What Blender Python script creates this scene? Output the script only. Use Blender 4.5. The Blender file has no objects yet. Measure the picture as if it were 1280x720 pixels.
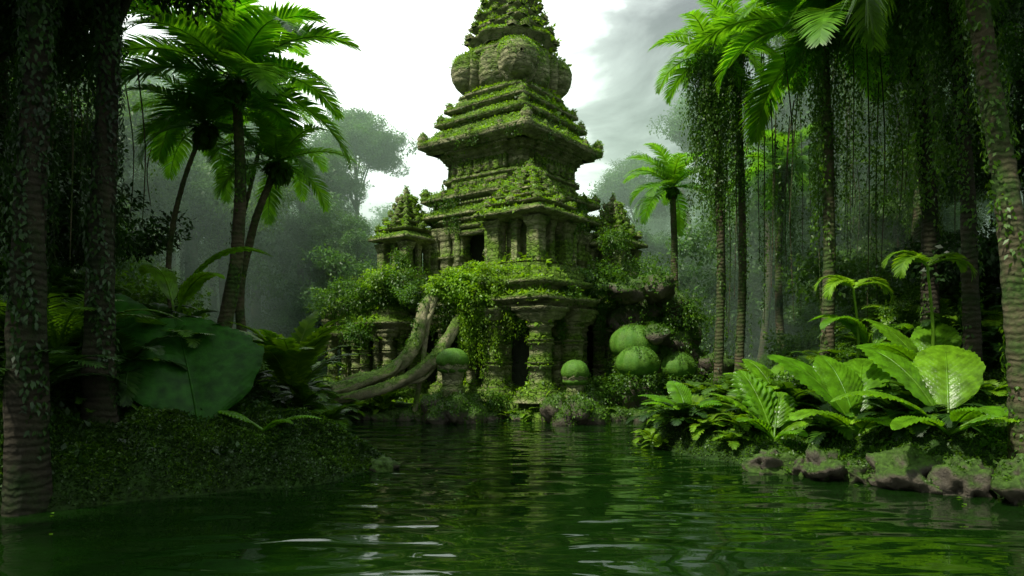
import bpy, math, random, time
import numpy as np
from mathutils import Vector, Matrix, noise
T0=time.time()
rng=np.random.default_rng(7); random.seed(7)
scene=bpy.context.scene
COL=scene.collection
scene.view_settings.view_transform='Standard'
scene.view_settings.look='None'
scene.view_settings.exposure=0

# ------------------------------------------------------------ helpers
def np_mesh(name,V,F,mat,smooth=False):
    me=bpy.data.meshes.new(name)
    V=np.ascontiguousarray(V,dtype=np.float32); F=np.ascontiguousarray(F,dtype=np.int32)
    n,k=F.shape
    me.vertices.add(len(V)); me.vertices.foreach_set('co',V.ravel())
    me.loops.add(n*k); me.loops.foreach_set('vertex_index',F.ravel())
    me.polygons.add(n); me.polygons.foreach_set('loop_start',np.arange(0,n*k,k,dtype=np.int32))
    me.update(calc_edges=True); me.validate()
    if smooth: me.polygons.foreach_set('use_smooth',np.ones(len(me.polygons),dtype=bool))
    if mat: me.materials.append(mat)
    return me
def obj(name,data,parent=None,loc=None,rot=None,scale=None):
    o=bpy.data.objects.new(name,data); COL.objects.link(o)
    if loc is not None: o.location=loc
    if rot is not None: o.rotation_euler=rot
    if scale is not None: o.scale=scale if hasattr(scale,'__len__') else (scale,)*3
    if parent is not None:
        o.parent=parent
    return o
def empty(name,loc=(0,0,0),rotz=0):
    o=bpy.data.objects.new(name,None); COL.objects.link(o); o.location=loc; o.rotation_euler=(0,0,rotz); return o
class Acc:
    def __init__(s): s.V=[];s.F=[];s.n=0
    def add(s,V,F):
        V=np.asarray(V,dtype=np.float64).reshape(-1,3); F=np.asarray(F).reshape(-1,4)
        s.V.append(V); s.F.append(F+s.n); s.n+=len(V)
    def arr(s): return np.concatenate(s.V),np.concatenate(s.F)
    def mesh(s,name,mat,smooth=False,off=(0,0,0)):
        V,F=s.arr(); return np_mesh(name,V-np.array(off),F,mat,smooth)
def norm(a): return a/np.maximum(np.linalg.norm(a,axis=-1,keepdims=True),1e-9)
def rdir(n): return norm(rng.normal(size=(n,3)))
def leaves(acc,P,D,N,L,W,droop=.12):
    n=len(P); L=np.broadcast_to(np.asarray(L,float),(n,))[:,None]; W=np.broadcast_to(np.asarray(W,float),(n,))[:,None]
    D=norm(D); S=norm(np.cross(D,N)); N=np.cross(S,D)
    a=P; b=P+D*L*.45+S*W*.5+N*W*.18; c=P+D*L-N*L*droop; d=P+D*L*.45-S*W*.5+N*W*.18
    acc.add(np.stack([a,b,c,d],1),np.arange(4*n).reshape(-1,4))
def blob(acc,c,r,n,size,down=.25,lump=.3,shell=.35):
    d=rdir(n); ph=rng.uniform(0,6.28,3)
    m=1+lump*(np.sin(d[:,0]*5+ph[0])*np.sin(d[:,1]*4+ph[1])+.6*np.sin(d[:,2]*7+ph[2]+d[:,0]*6))
    rr=m*(1-shell*rng.random(n)**1.3)
    P=np.array(c)+d*rr[:,None]*np.array(r)
    D=d*.7+rdir(n)*.8+np.array([0,0,-down])
    N=d*.5+rdir(n)*.5+np.array([0,0,.8])
    L=size*rng.uniform(.6,1.4,n); leaves(acc,P,D,N,L,L*.55)
def tube(acc,pts,rad,seg=10,rings=0,ringamp=0.0,rough=0.0):
    pts=np.array(pts,float); rad=np.array(rad,float)
    m=len(pts); k=max(2,rings if rings else 6*(m-1))
    t=np.linspace(0,m-1,k+1); Q=[];R=[]
    for x in t:
        i=min(int(x),m-2); u=x-i
        p0=pts[max(i-1,0)];p1=pts[i];p2=pts[i+1];p3=pts[min(i+2,m-1)]
        Q.append(.5*((2*p1)+(-p0+p2)*u+(2*p0-5*p1+4*p2-p3)*u*u+(-p0+3*p1-3*p2+p3)*u**3))
        R.append(rad[i]*(1-u)+rad[i+1]*u)
    Q=np.array(Q);R=np.array(R)
    if ringamp: R=R*(1+ringamp*rng.uniform(.3,1.4,k+1)*np.where(np.arange(k+1)%3==0,1,-.3))
    T=norm(np.gradient(Q,axis=0)); ref=np.array([0.13,1,0.07]) if abs(T[:,1]).mean()<.8 else np.array([1,0,.1])
    A=norm(np.cross(T,ref)); B=np.cross(T,A)
    ang=np.linspace(0,2*np.pi,seg,endpoint=False)
    rr=R[:,None]*np.ones(seg)
    if rough: rr=rr*(1+rough*rng.uniform(-1,1,rr.shape)+rough*1.5*np.sin(ang*3+rng.uniform(0,6)+np.arange(k+1)[:,None]*.25))
    V=Q[:,None]+(A[:,None]*np.cos(ang)[None,:,None]+B[:,None]*np.sin(ang)[None,:,None])*rr[...,None]
    i=np.arange(k)[:,None]*seg; j=np.arange(seg)[None]; j2=(j+1)%seg
    F=np.stack([i+j,i+j2,i+seg+j2,i+seg+j],-1).reshape(-1,4)
    acc.add(V,F); return Q
def smooth(a,b,x): t=np.clip((x-a)/(b-a),0,1); return t*t*(3-2*t)

# ------------------------------------------------------------ materials
def mat_new(name):
    m=bpy.data.materials.new(name); m.use_nodes=True; nt=m.node_tree; nt.nodes.clear(); return m,nt
def nd(nt,t,**k):
    n=nt.nodes.new(t)
    for a,b in k.items(): setattr(n,a,b)
    return n
def ramp(nt,stops):
    r=nt.nodes.new('ShaderNodeValToRGB'); e=r.color_ramp.elements
    while len(e)<len(stops): e.new(.5)
    for q,(p,c) in zip(e,stops): q.position=p; q.color=(*c,1)
    return r
def leaf_mat(name,c1,c2,trans=.4,rough=.45,spec=.4,veins=False):
    m,nt=mat_new(name); L=nt.links.new
    g=nd(nt,'ShaderNodeNewGeometry'); oi=nd(nt,'ShaderNodeObjectInfo')
    mix=nd(nt,'ShaderNodeMath',operation='MULTIPLY_ADD'); mix.inputs[1].default_value=.3
    mm=nd(nt,'ShaderNodeMath',operation='MULTIPLY'); mm.inputs[1].default_value=.7
    L(g.outputs['Random Per Island'],mm.inputs[0]); L(oi.outputs['Random'],mix.inputs[0]); L(mm.outputs[0],mix.inputs[2])
    mid=tuple((a+b)/2*.95 for a,b in zip(c1,c2))
    r=ramp(nt,[(0,c1),(.55,mid),(1,c2)]); L(mix.outputs[0],r.inputs[0])
    p=nd(nt,'ShaderNodeBsdfPrincipled'); p.inputs['Roughness'].default_value=rough; p.inputs['Specular IOR Level'].default_value=spec
    col=r.outputs[0]
    tc=nd(nt,'ShaderNodeTexCoord'); nz=nd(nt,'ShaderNodeTexNoise'); nz.inputs['Scale'].default_value=1.3 if not veins else 5; nz.inputs['Detail'].default_value=4
    L(tc.outputs['Object'],nz.inputs['Vector'])
    hr=nd(nt,'ShaderNodeMapRange'); hr.inputs[1].default_value=.3; hr.inputs[2].default_value=.7; hr.inputs[3].default_value=.5; hr.inputs[4].default_value=1.3
    L(nz.outputs[0],hr.inputs[0])
    mu=nd(nt,'ShaderNodeVectorMath',operation='SCALE'); L(col,mu.inputs[0]); L(hr.outputs[0],mu.inputs['Scale'])
    col=mu.outputs[0]
    L(col,p.inputs['Base Color'])
    t=nd(nt,'ShaderNodeBsdfTranslucent')
    tb=nd(nt,'ShaderNodeVectorMath',operation='MULTIPLY'); tb.inputs[1].default_value=(1.8,1.7,.5); L(col,tb.inputs[0]); L(tb.outputs[0],t.inputs['Color'])
    if veins:
        b=nd(nt,'ShaderNodeBump'); b.inputs['Strength'].default_value=.3; b.inputs['Distance'].default_value=.02
        n2=nd(nt,'ShaderNodeTexNoise'); n2.inputs['Scale'].default_value=25; L(tc.outputs['Object'],n2.inputs['Vector']); L(n2.outputs[0],b.inputs['Height']); L(b.outputs[0],p.inputs['Normal'])
    x=nd(nt,'ShaderNodeMixShader'); x.inputs[0].default_value=trans; L(p.outputs[0],x.inputs[1]); L(t.outputs[0],x.inputs[2])
    o=nd(nt,'ShaderNodeOutputMaterial'); L(x.outputs[0],o.inputs[0]); return m
def solid_mat(name,ca,cb,moss,mossamt=(.45,.6),scale=2.,rough=.85,bump=.6,dist=.05,brick=False,nzmoss=True,rings=False):
    m,nt=mat_new(name); L=nt.links.new
    tc=nd(nt,'ShaderNodeTexCoord'); V=tc.outputs['Object']
    n1=nd(nt,'ShaderNodeTexNoise'); n1.inputs['Scale'].default_value=scale; n1.inputs['Detail'].default_value=8; n1.inputs['Roughness'].default_value=.65; L(V,n1.inputs['Vector'])
    r1=ramp(nt,[(.3,ca),(.7,cb)]); L(n1.outputs[0],r1.inputs[0])
    n2=nd(nt,'ShaderNodeTexNoise'); n2.inputs['Scale'].default_value=scale*.55; n2.inputs['Detail'].default_value=9; n2.inputs['Roughness'].default_value=.7; L(V,n2.inputs['Vector'])
    fac=n2.outputs[0]
    if nzmoss:
        g=nd(nt,'ShaderNodeNewGeometry'); sx=nd(nt,'ShaderNodeSeparateXYZ'); L(g.outputs['Normal'],sx.inputs[0])
        ma=nd(nt,'ShaderNodeMath',operation='MULTIPLY_ADD'); ma.inputs[1].default_value=.22; L(sx.outputs[2],ma.inputs[0]); L(fac,ma.inputs[2]); fac=ma.outputs[0]
    mr=nd(nt,'ShaderNodeMapRange'); mr.inputs[1].default_value=mossamt[0]; mr.inputs[2].default_value=mossamt[1]; L(fac,mr.inputs[0])
    mx=nd(nt,'ShaderNodeMix',data_type='RGBA'); L(mr.outputs[0],mx.inputs[0]); L(r1.outputs[0],mx.inputs[6])
    n4=nd(nt,'ShaderNodeTexNoise'); n4.inputs['Scale'].default_value=scale*6; L(V,n4.inputs['Vector'])
    rm=ramp(nt,[(.3,tuple(c*.45 for c in moss)),(.7,tuple(c*1.35 for c in moss))]); L(n4.outputs[0],rm.inputs[0]); L(rm.outputs[0],mx.inputs[7])
    p=nd(nt,'ShaderNodeBsdfPrincipled'); p.inputs['Roughness'].default_value=rough; p.inputs['Specular IOR Level'].default_value=.25
    L(mx.outputs[2],p.inputs['Base Color'])
    n3=nd(nt,'ShaderNodeTexNoise'); n3.inputs['Scale'].default_value=scale*3; n3.inputs['Detail'].default_value=10; n3.inputs['Roughness'].default_value=.7; L(V,n3.inputs['Vector'])
    h=n3.outputs[0]
    if brick:
        vo=nd(nt,'ShaderNodeTexVoronoi',feature='DISTANCE_TO_EDGE'); vo.inputs['Scale'].default_value=3.2
        mp=nd(nt,'ShaderNodeMapping'); mp.inputs['Scale'].default_value=(1,1,2.2); L(V,mp.inputs[0]); L(mp.outputs[0],vo.inputs['Vector'])
        cl=nd(nt,'ShaderNodeMapRange'); cl.inputs[1].default_value=0; cl.inputs[2].default_value=.09; L(vo.outputs['Distance'],cl.inputs[0])
        wv=nd(nt,'ShaderNodeTexWave',bands_direction='Z'); wv.inputs['Scale'].default_value=1.3; wv.inputs['Distortion'].default_value=1.2; wv.inputs['Detail'].default_value=3; L(V,wv.inputs['Vector'])
        a1=nd(nt,'ShaderNodeMath',operation='MULTIPLY_ADD'); a1.inputs[1].default_value=.5; L(cl.outputs[0],a1.inputs[0]); L(h,a1.inputs[2])
        a2=nd(nt,'ShaderNodeMath',operation='MULTIPLY_ADD'); a2.inputs[1].default_value=.4; L(wv.outputs[0],a2.inputs[0]); L(a1.outputs[0],a2.inputs[2]); h=a2.outputs[0]
    if rings:
        wv=nd(nt,'ShaderNodeTexWave',bands_direction='Z'); wv.inputs['Scale'].default_value=2.6; wv.inputs['Distortion'].default_value=7; wv.inputs['Detail'].default_value=4; L(V,wv.inputs['Vector'])
        a2=nd(nt,'ShaderNodeMath',operation='MULTIPLY_ADD'); a2.inputs[1].default_value=.3; L(wv.outputs[0],a2.inputs[0]); L(h,a2.inputs[2]); h=a2.outputs[0]
    b=nd(nt,'ShaderNodeBump'); b.inputs['Strength'].default_value=bump; b.inputs['Distance'].default_value=dist; L(h,b.inputs['Height']); L(b.outputs[0],p.inputs['Normal'])
    o=nd(nt,'ShaderNodeOutputMaterial'); L(p.outputs[0],o.inputs[0]); return m

M_stone=solid_mat('temple_stone',(.10,.115,.045),(.42,.41,.225),(.10,.18,.014),(.43,.60),1.6,.85,1,.09,brick=True)
M_dark=solid_mat('shaded_core_stone',(.03,.035,.025),(.07,.08,.05),(.03,.05,.01),(.5,.7),1.6)  # core stone darkened in colour for the shade behind the columns
M_bark=solid_mat('bark',(.05,.042,.025),(.14,.115,.065),(.04,.08,.014),(.42,.58),2.2,.9,.9,.05,rings=True,nzmoss=False)
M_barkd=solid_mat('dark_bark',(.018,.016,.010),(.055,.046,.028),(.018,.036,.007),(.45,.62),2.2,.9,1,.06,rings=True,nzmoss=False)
M_root=solid_mat('root_bark',(.13,.12,.07),(.38,.35,.20),(.09,.16,.02),(.48,.62),2.2,.8,1,.08)
M_rock=solid_mat('rock',(.045,.04,.03),(.20,.17,.125),(.055,.11,.014),(.47,.61),1.8,.6,1,.1)
M_soil=solid_mat('mossy_ground',(.008,.016,.004),(.02,.035,.008),(.02,.05,.006),(.4,.6),1.5,.95,1,.08)
M_dome=solid_mat('moss_dome',(.04,.13,.010),(.10,.24,.02),(.08,.18,.015),(.4,.6),4,.6,.7,.04,nzmoss=False)
L_bright=leaf_mat('leaf_bright',(.08,.20,.008),(.25,.44,.020),.42)
L_mid=leaf_mat('leaf_mid',(.03,.10,.007),(.12,.26,.016),.38)
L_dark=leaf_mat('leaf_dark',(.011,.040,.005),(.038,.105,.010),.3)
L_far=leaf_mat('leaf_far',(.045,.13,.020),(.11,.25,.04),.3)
L_moss=leaf_mat('leaf_moss',(.03,.09,.004),(.11,.23,.012),.3)
L_moss_shade=leaf_mat('leaf_moss_shaded',(.010,.036,.003),(.04,.10,.007),.25)  # moss copy with the left bank's shade put into its colour
L_palm=leaf_mat('palm_leaf',(.07,.22,.010),(.17,.39,.022),.5,.35,.5)
L_big=leaf_mat('big_leaf',(.09,.26,.008),(.20,.40,.014),.42,.3,.4,veins=True)
L_bigdark=leaf_mat('big_leaf_dark',(.022,.11,.007),(.04,.15,.009),.4,.5,.2,veins=True)

# ------------------------------------------------------------ terrain
POND=np.array([(-16,-14),(-12,0),(-9.5,7),(-7.6,10),(-5.6,11.2),(-3.4,12.6),(-2.5,14.2),(-3.3,15.4),(-4.6,18),(-5.6,22),(-5.6,24),(-3.6,24.6),(-1,24.4),(1.5,24.6),(3.2,25.2),(4.7,25),(4.9,22.5),(3.9,19.5),(3.5,17.3),(4.3,15.4),(5.4,13.9),(7,12.4),(8.6,10.9),(10.5,8),(13,0),(16,-14)],float)
def sdist(X,Y):
    P=np.stack([X,Y],-1); best=np.full(X.shape,1e9); ins=np.zeros(X.shape,bool)
    n=len(POND)
    for i in range(n):
        a=POND[i];b=POND[(i+1)%n]; ab=b-a; t=np.clip(((P-a)@ab)/(ab@ab),0,1)
        d=np.linalg.norm(P-a-t[...,None]*ab,axis=-1); best=np.minimum(best,d)
        c=((a[1]>Y)!=(b[1]>Y))&(X<(b[0]-a[0])*(Y-a[1])/(b[1]-a[1]+1e-12)+a[0]); ins^=c
    return np.where(ins,-best,best)
def vnoise(X,Y,s,seed=0):
    r=np.random.default_rng(seed); out=0
    for i in range(7):
        a=r.uniform(0,6.28); f=s*r.uniform(.6,1.9); out=out+np.sin((X*np.cos(a)+Y*np.sin(a))*f+r.uniform(0,6.28)+1.3*np.sin((X*np.sin(a)-Y*np.cos(a))*f*.7))
    return out/7
def height(X,Y):
    sd0=sdist(X,Y); sd=sd0+np.where(np.abs(sd0)<1.5,vnoise(X,Y,2.6,8)*.35,0)
    left=smooth(-3.0,-7.5,X)*smooth(25,20,Y); right=smooth(5,10,X)*smooth(27,18,Y)
    lm=smooth(-2.4,-4.5,X)*smooth(19,16,Y)
    slope=.12+.34*left+.24*right+.22*smooth(9,16,np.abs(X))
    h=(.42+.38*lm)*(1-np.exp(-np.maximum(sd,0)/.35))+np.minimum(np.maximum(sd,0),7)*slope
    flat=smooth(9.5,7.5,np.abs(X))*smooth(23.5,25,Y)
    h=h*(1-flat)+flat*np.minimum(h,.45)
    h=h+smooth(45,90,Y+np.abs(X)*.3)*9+ smooth(14,60,-X)*4+smooth(16,60,X)*3
    bl=np.abs(vnoise(X,Y,2.2,2))
    nz=vnoise(X,Y,1.1,1)*.4-bl*(.3+.5*lm)+.1+vnoise(X,Y,6,3)*.09
    h=h+nz*smooth(0,.7,sd)*(1-flat*.8)
    return np.where(sd<0,np.maximum(sd*1.1,-1.2),h)
xs=np.unique(np.concatenate([np.arange(-220,-20,8.),np.arange(-20,20.01,.16),np.arange(20,220,8.)]))
ys=np.unique(np.concatenate([np.arange(-60,5,4.),np.arange(5,32,.16),np.arange(32,60,1.),np.arange(60,420,10.)]))
GX,GY=np.meshgrid(xs,ys); GZ=height(GX,GY)
nx,ny=len(xs),len(ys)
idx=np.arange(nx*ny).reshape(ny,nx)
F=np.stack([idx[:-1,:-1],idx[:-1,1:],idx[1:,1:],idx[1:,:-1]],-1).reshape(-1,4)
obj('ground',np_mesh('ground',np.stack([GX,GY,GZ],-1).reshape(-1,3),F,M_soil,True))

# water
m,nt=mat_new('water'); L=nt.links.new
p=nd(nt,'ShaderNodeBsdfPrincipled'); p.inputs['Base Color'].default_value=(.0035,.015,.0015,1); p.inputs['Roughness'].default_value=.025; p.inputs['IOR'].default_value=1.45
tc=nd(nt,'ShaderNodeTexCoord'); mp=nd(nt,'ShaderNodeMapping'); mp.inputs['Scale'].default_value=(.42,1.1,1); L(tc.outputs['Object'],mp.inputs[0])
n1=nd(nt,'ShaderNodeTexNoise'); n1.inputs['Scale'].default_value=1.25; n1.inputs['Detail'].default_value=.4; n1.inputs['Distortion'].default_value=.9; L(mp.outputs[0],n1.inputs[0])
n2=nd(nt,'ShaderNodeTexNoise'); n2.inputs['Scale'].default_value=4.0; n2.inputs['Detail'].default_value=1; L(mp.outputs[0],n2.inputs[0])
a=nd(nt,'ShaderNodeMath',operation='MULTIPLY_ADD'); a.inputs[1].default_value=.07; L(n2.outputs[0],a.inputs[0]); L(n1.outputs[0],a.inputs[2])
b=nd(nt,'ShaderNodeBump'); b.inputs['Strength'].default_value=1; b.inputs['Distance'].default_value=.07; L(a.outputs[0],b.inputs['Height']); L(b.outputs[0],p.inputs['Normal'])
o=nd(nt,'ShaderNodeOutputMaterial'); L(p.outputs[0],o.inputs[0])
obj('water',np_mesh('water',[(-30,-30,0),(30,-30,0),(30,27,0),(-30,27,0)],[(0,1,2,3)],m))

# ------------------------------------------------------------ temple
TC=Vector((0.0,31.5,0)); TR=math.atan2(-.6,.8)
temple=empty('jungle_temple',TC,TR)
def densify(pl,step):
    out=[]
    for i in range(len(pl)):
        a=np.array(pl[i]);b=np.array(pl[(i+1)%len(pl)]); k=max(1,int(round(np.linalg.norm(b-a)/step)))
        for j in range(k): out.append(a+(b-a)*j/k)
    return np.array(out)
q=[(1,-.6),(1,.6),(.94,.6),(.94,.8),(.9,.8),(.9,.9),(.8,.9),(.8,.94),(.6,.94)]
RED=[]
for k in range(4):
    c,s=round(math.cos(k*math.pi/2)),round(math.sin(k*math.pi/2))
    RED+= [(x*c-y*s,x*s+y*c) for x,y in q]
RED=densify(RED,.1)
SQ=densify([(1,-1),(1,1),(-1,1),(-1,-1)],.34)
EAVE=densify([(1,-.97),(1,.97),(.97,1),(-.97,1),(-1,.97),(-1,-.97),(-.97,-1),(.97,-1)],.1)
CIR=np.array([(math.cos(a),math.sin(a)) for a in np.linspace(0,2*math.pi,14,endpoint=False)])
CIR2=np.array([(math.cos(a)*(1+.05*math.cos(8*a)),math.sin(a)*(1+.05*math.cos(8*a))) for a in np.linspace(0,2*math.pi,48,endpoint=False)])
def loft(acc,plan,prof,c=(0,0),rot=0,jit=.02):
    n=len(plan); V=[]
    cr,sr=math.cos(rot),math.sin(rot)
    pl=np.stack([plan[:,0]*cr-plan[:,1]*sr,plan[:,0]*sr+plan[:,1]*cr],-1)
    for s,z in prof:
        r=np.zeros((n,3)); r[:,:2]=pl*s+np.array(c); r[:,2]=z
        if s>.05: r+=rng.uniform(-jit,jit,r.shape)*min(1,s)
        if s>1.5: r[:,2]+=vnoise(r[:,0],r[:,1]+z,2.,31)*.03; r[:,:2]*=1+(rng.random((n,1))<.05)*rng.uniform(-.03,0,(n,1))
        V.append(r)
    V=np.concatenate(V); k=len(prof)
    i=np.arange(k-1)[:,None]*n; j=np.arange(n)[None]; j2=(j+1)%n
    acc.add(V,np.stack([i+j,i+j2,i+n+j2,i+n+j],-1).reshape(-1,4))
def box(acc,c,h,rot=0,jit=.012):
    V=np.array([[x,y,z] for z in(-1,1) for x,y in((-1,-1),(1,-1),(1,1),(-1,1))],float)*np.array(h)
    V+=rng.uniform(-jit,jit,V.shape)
    cr,sr=math.cos(rot),math.sin(rot); X=V[:,0]*cr-V[:,1]*sr; Y=V[:,0]*sr+V[:,1]*cr
    V=np.stack([X,Y,V[:,2]],-1)+np.array(c)
    acc.add(V,[(0,3,2,1),(4,5,6,7),(0,1,5,4),(1,2,6,5),(2,3,7,6),(3,0,4,7)])
def ogive(acc,c,w,h,rot=0,thin=1):
    pl=np.array([(1,-thin),(1,thin),(-1,thin),(-1,-thin)],float)
    loft(acc,pl,[(w,c[2]-.02),(w*1.05,c[2]+h*.12),(w*.75,c[2]+h*.18),(w*1.1,c[2]+h*.42),(w*.8,c[2]+h*.62),(w*.35,c[2]+h*.82),(0.001,c[2]+h)],(c[0],c[1]),rot,.008)
def around(s,n,fn,frac=.9):
    for k in range(4):
        c,sn=round(math.cos(k*math.pi/2)),round(math.sin(k*math.pi/2))
        for t in np.linspace(-frac,frac,n):
            x,y=s,t*s; fn(x*c-y*sn,x*sn+y*c,k*math.pi/2)
def column(acc,x,y,z0,z1,r):
    H=z1-z0
    loft(acc,SQ,[(r*1.55,z0),(r*1.55,z0+.07*H),(r*1.35,z0+.075*H),(r*1.4,z0+.12*H),(r*1.1,z0+.14*H),(0.01,z0+.141*H)],(x,y))
    pr=[(r*1.1,z0+.13*H),(r*1.15,z0+.17*H),(r*.95,z0+.2*H)]
    for f in (.38,.42,.62,.66): pr+= [(r*.93,z0+(f-.012)*H),(r*1.06,z0+(f-.008)*H),(r*1.06,z0+(f+.012)*H),(r*.9,z0+(f+.016)*H)]
    pr+=[(r*.88,z0+.78*H),(r*1.1,z0+.8*H),(r*1.1,z0+.82*H),(r*.95,z0+.83*H),(r*1.25,z0+.88*H)]
    loft(acc,CIR,pr,(x,y))
    loft(acc,SQ,[(r*1.15,z0+.87*H),(r*1.45,z0+.92*H),(r*1.45,z0+.95*H),(r*1.65,z0+.96*H),(r*1.65,z1)],(x,y))
def cornice(s,z,h,out):
    return [(s,z),(s+out*.35,z+h*.15),(s+out*.35,z+h*.28),(s+out*.7,z+h*.36),(s+out*.6,z+h*.5),(s+out,z+h*.6),(s+out,z+h*.85),(s+out*.5,z+h*.95)]
A=Acc(); loft(A,RED,[(5.6,-1.2),(5.6,.25),(5.35,.27),(5.35,.45),(5.15,.47),(5.15,.66),(0,.67)])
loft(A,SQ,[(1.7,-1),(1.7,.3),(1.5,.32),(1.5,.62),(0,.63)],(4.05,-4.05))
obj('plinth',A.mesh('plinth',M_stone),temple)
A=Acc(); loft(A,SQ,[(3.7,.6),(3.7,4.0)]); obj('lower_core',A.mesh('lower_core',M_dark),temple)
A=Acc()
for k in range(4):
    for t in (-4.6,-3.1,-1.55,0,1.55,3.1):
        c,s=round(math.cos(k*math.pi/2)),round(math.sin(k*math.pi/2)); x,y=4.6,t
        X,Y=x*c-y*s,x*s+y*c
        if math.hypot(X-4.4,Y+4.4)<1.3: continue
        column(A,X,Y,.66,3.9,.3)
for dx in(-1,1):
    for dy in(-1,1): column(A,4.05+dx*1.05,-4.05+dy*1.05,.6,4.0,.45)
obj('lower_columns',A.mesh('lower_columns',M_stone),temple)
A=Acc()
loft(A,RED,[(0,3.88),(4.9,3.89)]+cornice(4.75,3.92,.55,.4)+[(4.7,4.5),(4.7,4.75)]+cornice(4.35,4.8,.3,.25)+[(4.0,5.12),(4.0,5.3),(3.5,5.35),(3.5,5.45),(0,5.46)])
loft(A,SQ,[(0,3.95),(1.6,3.96)]+cornice(1.5,3.98,.5,.35)+[(1.5,4.5),(1.4,4.8),(1.65,4.85),(1.65,5.0),(1.4,5.1),(1.4,5.3),(0,5.31)],(4.0,-4.0))
around(4.75,13,lambda x,y,r:box(A,(x,y,4.62),(.09,.14,.09),r))
obj('lower_roof',A.mesh('lower_roof',M_stone),temple)
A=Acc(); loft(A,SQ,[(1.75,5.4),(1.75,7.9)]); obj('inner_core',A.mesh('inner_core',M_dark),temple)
A=Acc()
def pil(x,y,r):
    loft(A,SQ,[(.34,5.42),(.34,5.6),(.28,5.65),(.28,6.5),(.33,6.52),(.33,6.62),(.28,6.64),(.28,7.3),(.33,7.4),(.37,7.6),(.37,7.9)],(x,y),r)
for t in (-.95,-.66,-.36,.36,.66,.95):
    for k in range(4):
        c,s=round(math.cos(k*math.pi/2)),round(math.sin(k*math.pi/2)); x,y=2.5,t*2.5
        pil(x*c-y*s,x*s+y*c,k*math.pi/2)
for k in range(4):
    c,s=round(math.cos(k*math.pi/2)),round(math.sin(k*math.pi/2))
    for x,y,z,h in((2.75,0,7.55,(.14,.95,.13)),(2.78,0,7.82,(.16,.75,.1)),(2.8,-.85,6.5,(.1,.12,1.05)),(2.8,.85,6.5,(.1,.12,1.05)),(3.0,0,5.55,(.5,.9,.12)),(3.3,0,5.45,(.5,1.0,.1))):
        box(A,(x*c-y*s,x*s+y*c,z),h,k*math.pi/2)
obj('upper_pillars',A.mesh('upper_pillars',M_stone),temple)
A=Acc()
loft(A,RED,[(0,7.85),(2.8,7.86)]+cornice(2.75,7.9,.35,.25)+[(2.9,8.26)])
loft(A,EAVE,[(2.85,8.24),(3.08,8.3),(3.08,8.46),(3.0,8.5),(2.8,8.7)])
loft(A,RED,[(2.8,8.66),(2.75,8.78),(2.82,8.8),(2.82,8.95),(2.75,9.0)])
loft(A,EAVE,[(2.7,8.98),(3.0,9.12),(3.0,9.26),(2.9,9.32),(2.58,9.55),(2.5,9.56)])
loft(A,RED,[(2.5,9.5),(2.5,9.62),(2.37,9.64),(2.37,9.95),(2.5,10.0),(2.5,10.15),(2.32,10.2),(2.32,10.8),(2.42,10.85),(2.42,10.98),(2.55,11.02),(2.55,11.12),(2.66,11.16),(2.66,11.3)])
loft(A,EAVE,[(2.6,11.28),(2.82,11.34),(2.82,11.44),(3.08,11.52),(3.1,11.74),(3.02,11.78),(2.85,11.85),(2.65,12.05),(2.45,12.35),(2.4,12.36)])
loft(A,RED,[(2.4,12.3),(2.4,12.5),(2.3,12.52)])
loft(A,EAVE,[(2.3,12.5),(2.55,12.56),(2.55,12.7),(2.4,12.76),(2.15,13.0),(2.1,13.02)])
loft(A,RED,[(2.1,12.98),(2.05,13.2)])
loft(A,EAVE,[(2.0,13.18),(2.24,13.24),(2.24,13.36),(2.08,13.42),(1.9,13.6),(1.8,13.8)])
loft(A,RED,[(1.75,13.75),(1.95,13.86),(1.95,13.98),(1.72,14.06),(1.6,14.2)])
loft(A,CIR2,[(1.6,14.15),(1.8,14.3),(1.9,14.7),(1.9,15.1),(1.85,15.5),(1.75,15.75)])
loft(A,RED,[(1.65,15.7),(1.75,15.8),(1.75,15.95),(1.5,16.05),(1.5,16.2)])
z=16.15; s=1.62
for i in range(7):
    h=.64-.03*i
    if i%3==0: loft(A,CIR2,[(s,z),(s*1.02,z+h*.3),(s*1.14,z+h*.45),(s*1.2,z+h*.6),(s*1.1,z+h*.75),(s*.93,z+h*.98)])
    else: loft(A,EAVE,[(s*.85,z),(s*.84,z+h*.35),(s*1.0,z+h*.45),(s*1.04,z+h*.62),(s*.88,z+h*.7),(s*.8,z+h*.98)])
    around(s*.98,3,lambda x,y,r:ogive(A,(x,y,z+h*.62),.09*s+.02,.3,r),.75)
    z+=h*.97; s*=.87
loft(A,CIR,[(s,z),(s*1.3,z+.2),(s*.6,z+.5),(s*.8,z+.7),(s*.3,z+1.0),(.02,z+1.9)])
around(2.39,25,lambda x,y,r:box(A,(x,y,9.78),(.07,.05,.13),r),.62)
around(2.36,13,lambda x,y,r:box(A,(x,y,10.5),(.08,.07,.28),r),.6)
around(2.36,5,lambda x,y,r:ogive(A,(x,y,10.2),.16,.58,r,.9),.42)
around(2.62,23,lambda x,y,r:box(A,(x,y,11.22),(.1,.05,.06),r),.64)
around(2.84,21,lambda x,y,r:box(A,(x,y,8.87),(.05,.05,.05),r),.6)
around(2.95,3,lambda x,y,r:ogive(A,(x,y,11.76),.12,.36,r,.6),.55)
around(2.9,5,lambda x,y,r:ogive(A,(x,y,9.25),.12,.36,r,.6),.55)
for sx in(-1,1):
    for sy in(-1,1):
        for (s_,z_,w,h) in((2.88,11.76,.18,.62),(2.8,9.25,.17,.55),(2.3,12.7,.15,.48),(2.02,13.36,.13,.4)):
            ogive(A,(sx*s_,sy*s_,z_),w,h)
obj('tower',A.mesh('tower',M_stone),temple)
A=Acc()
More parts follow.
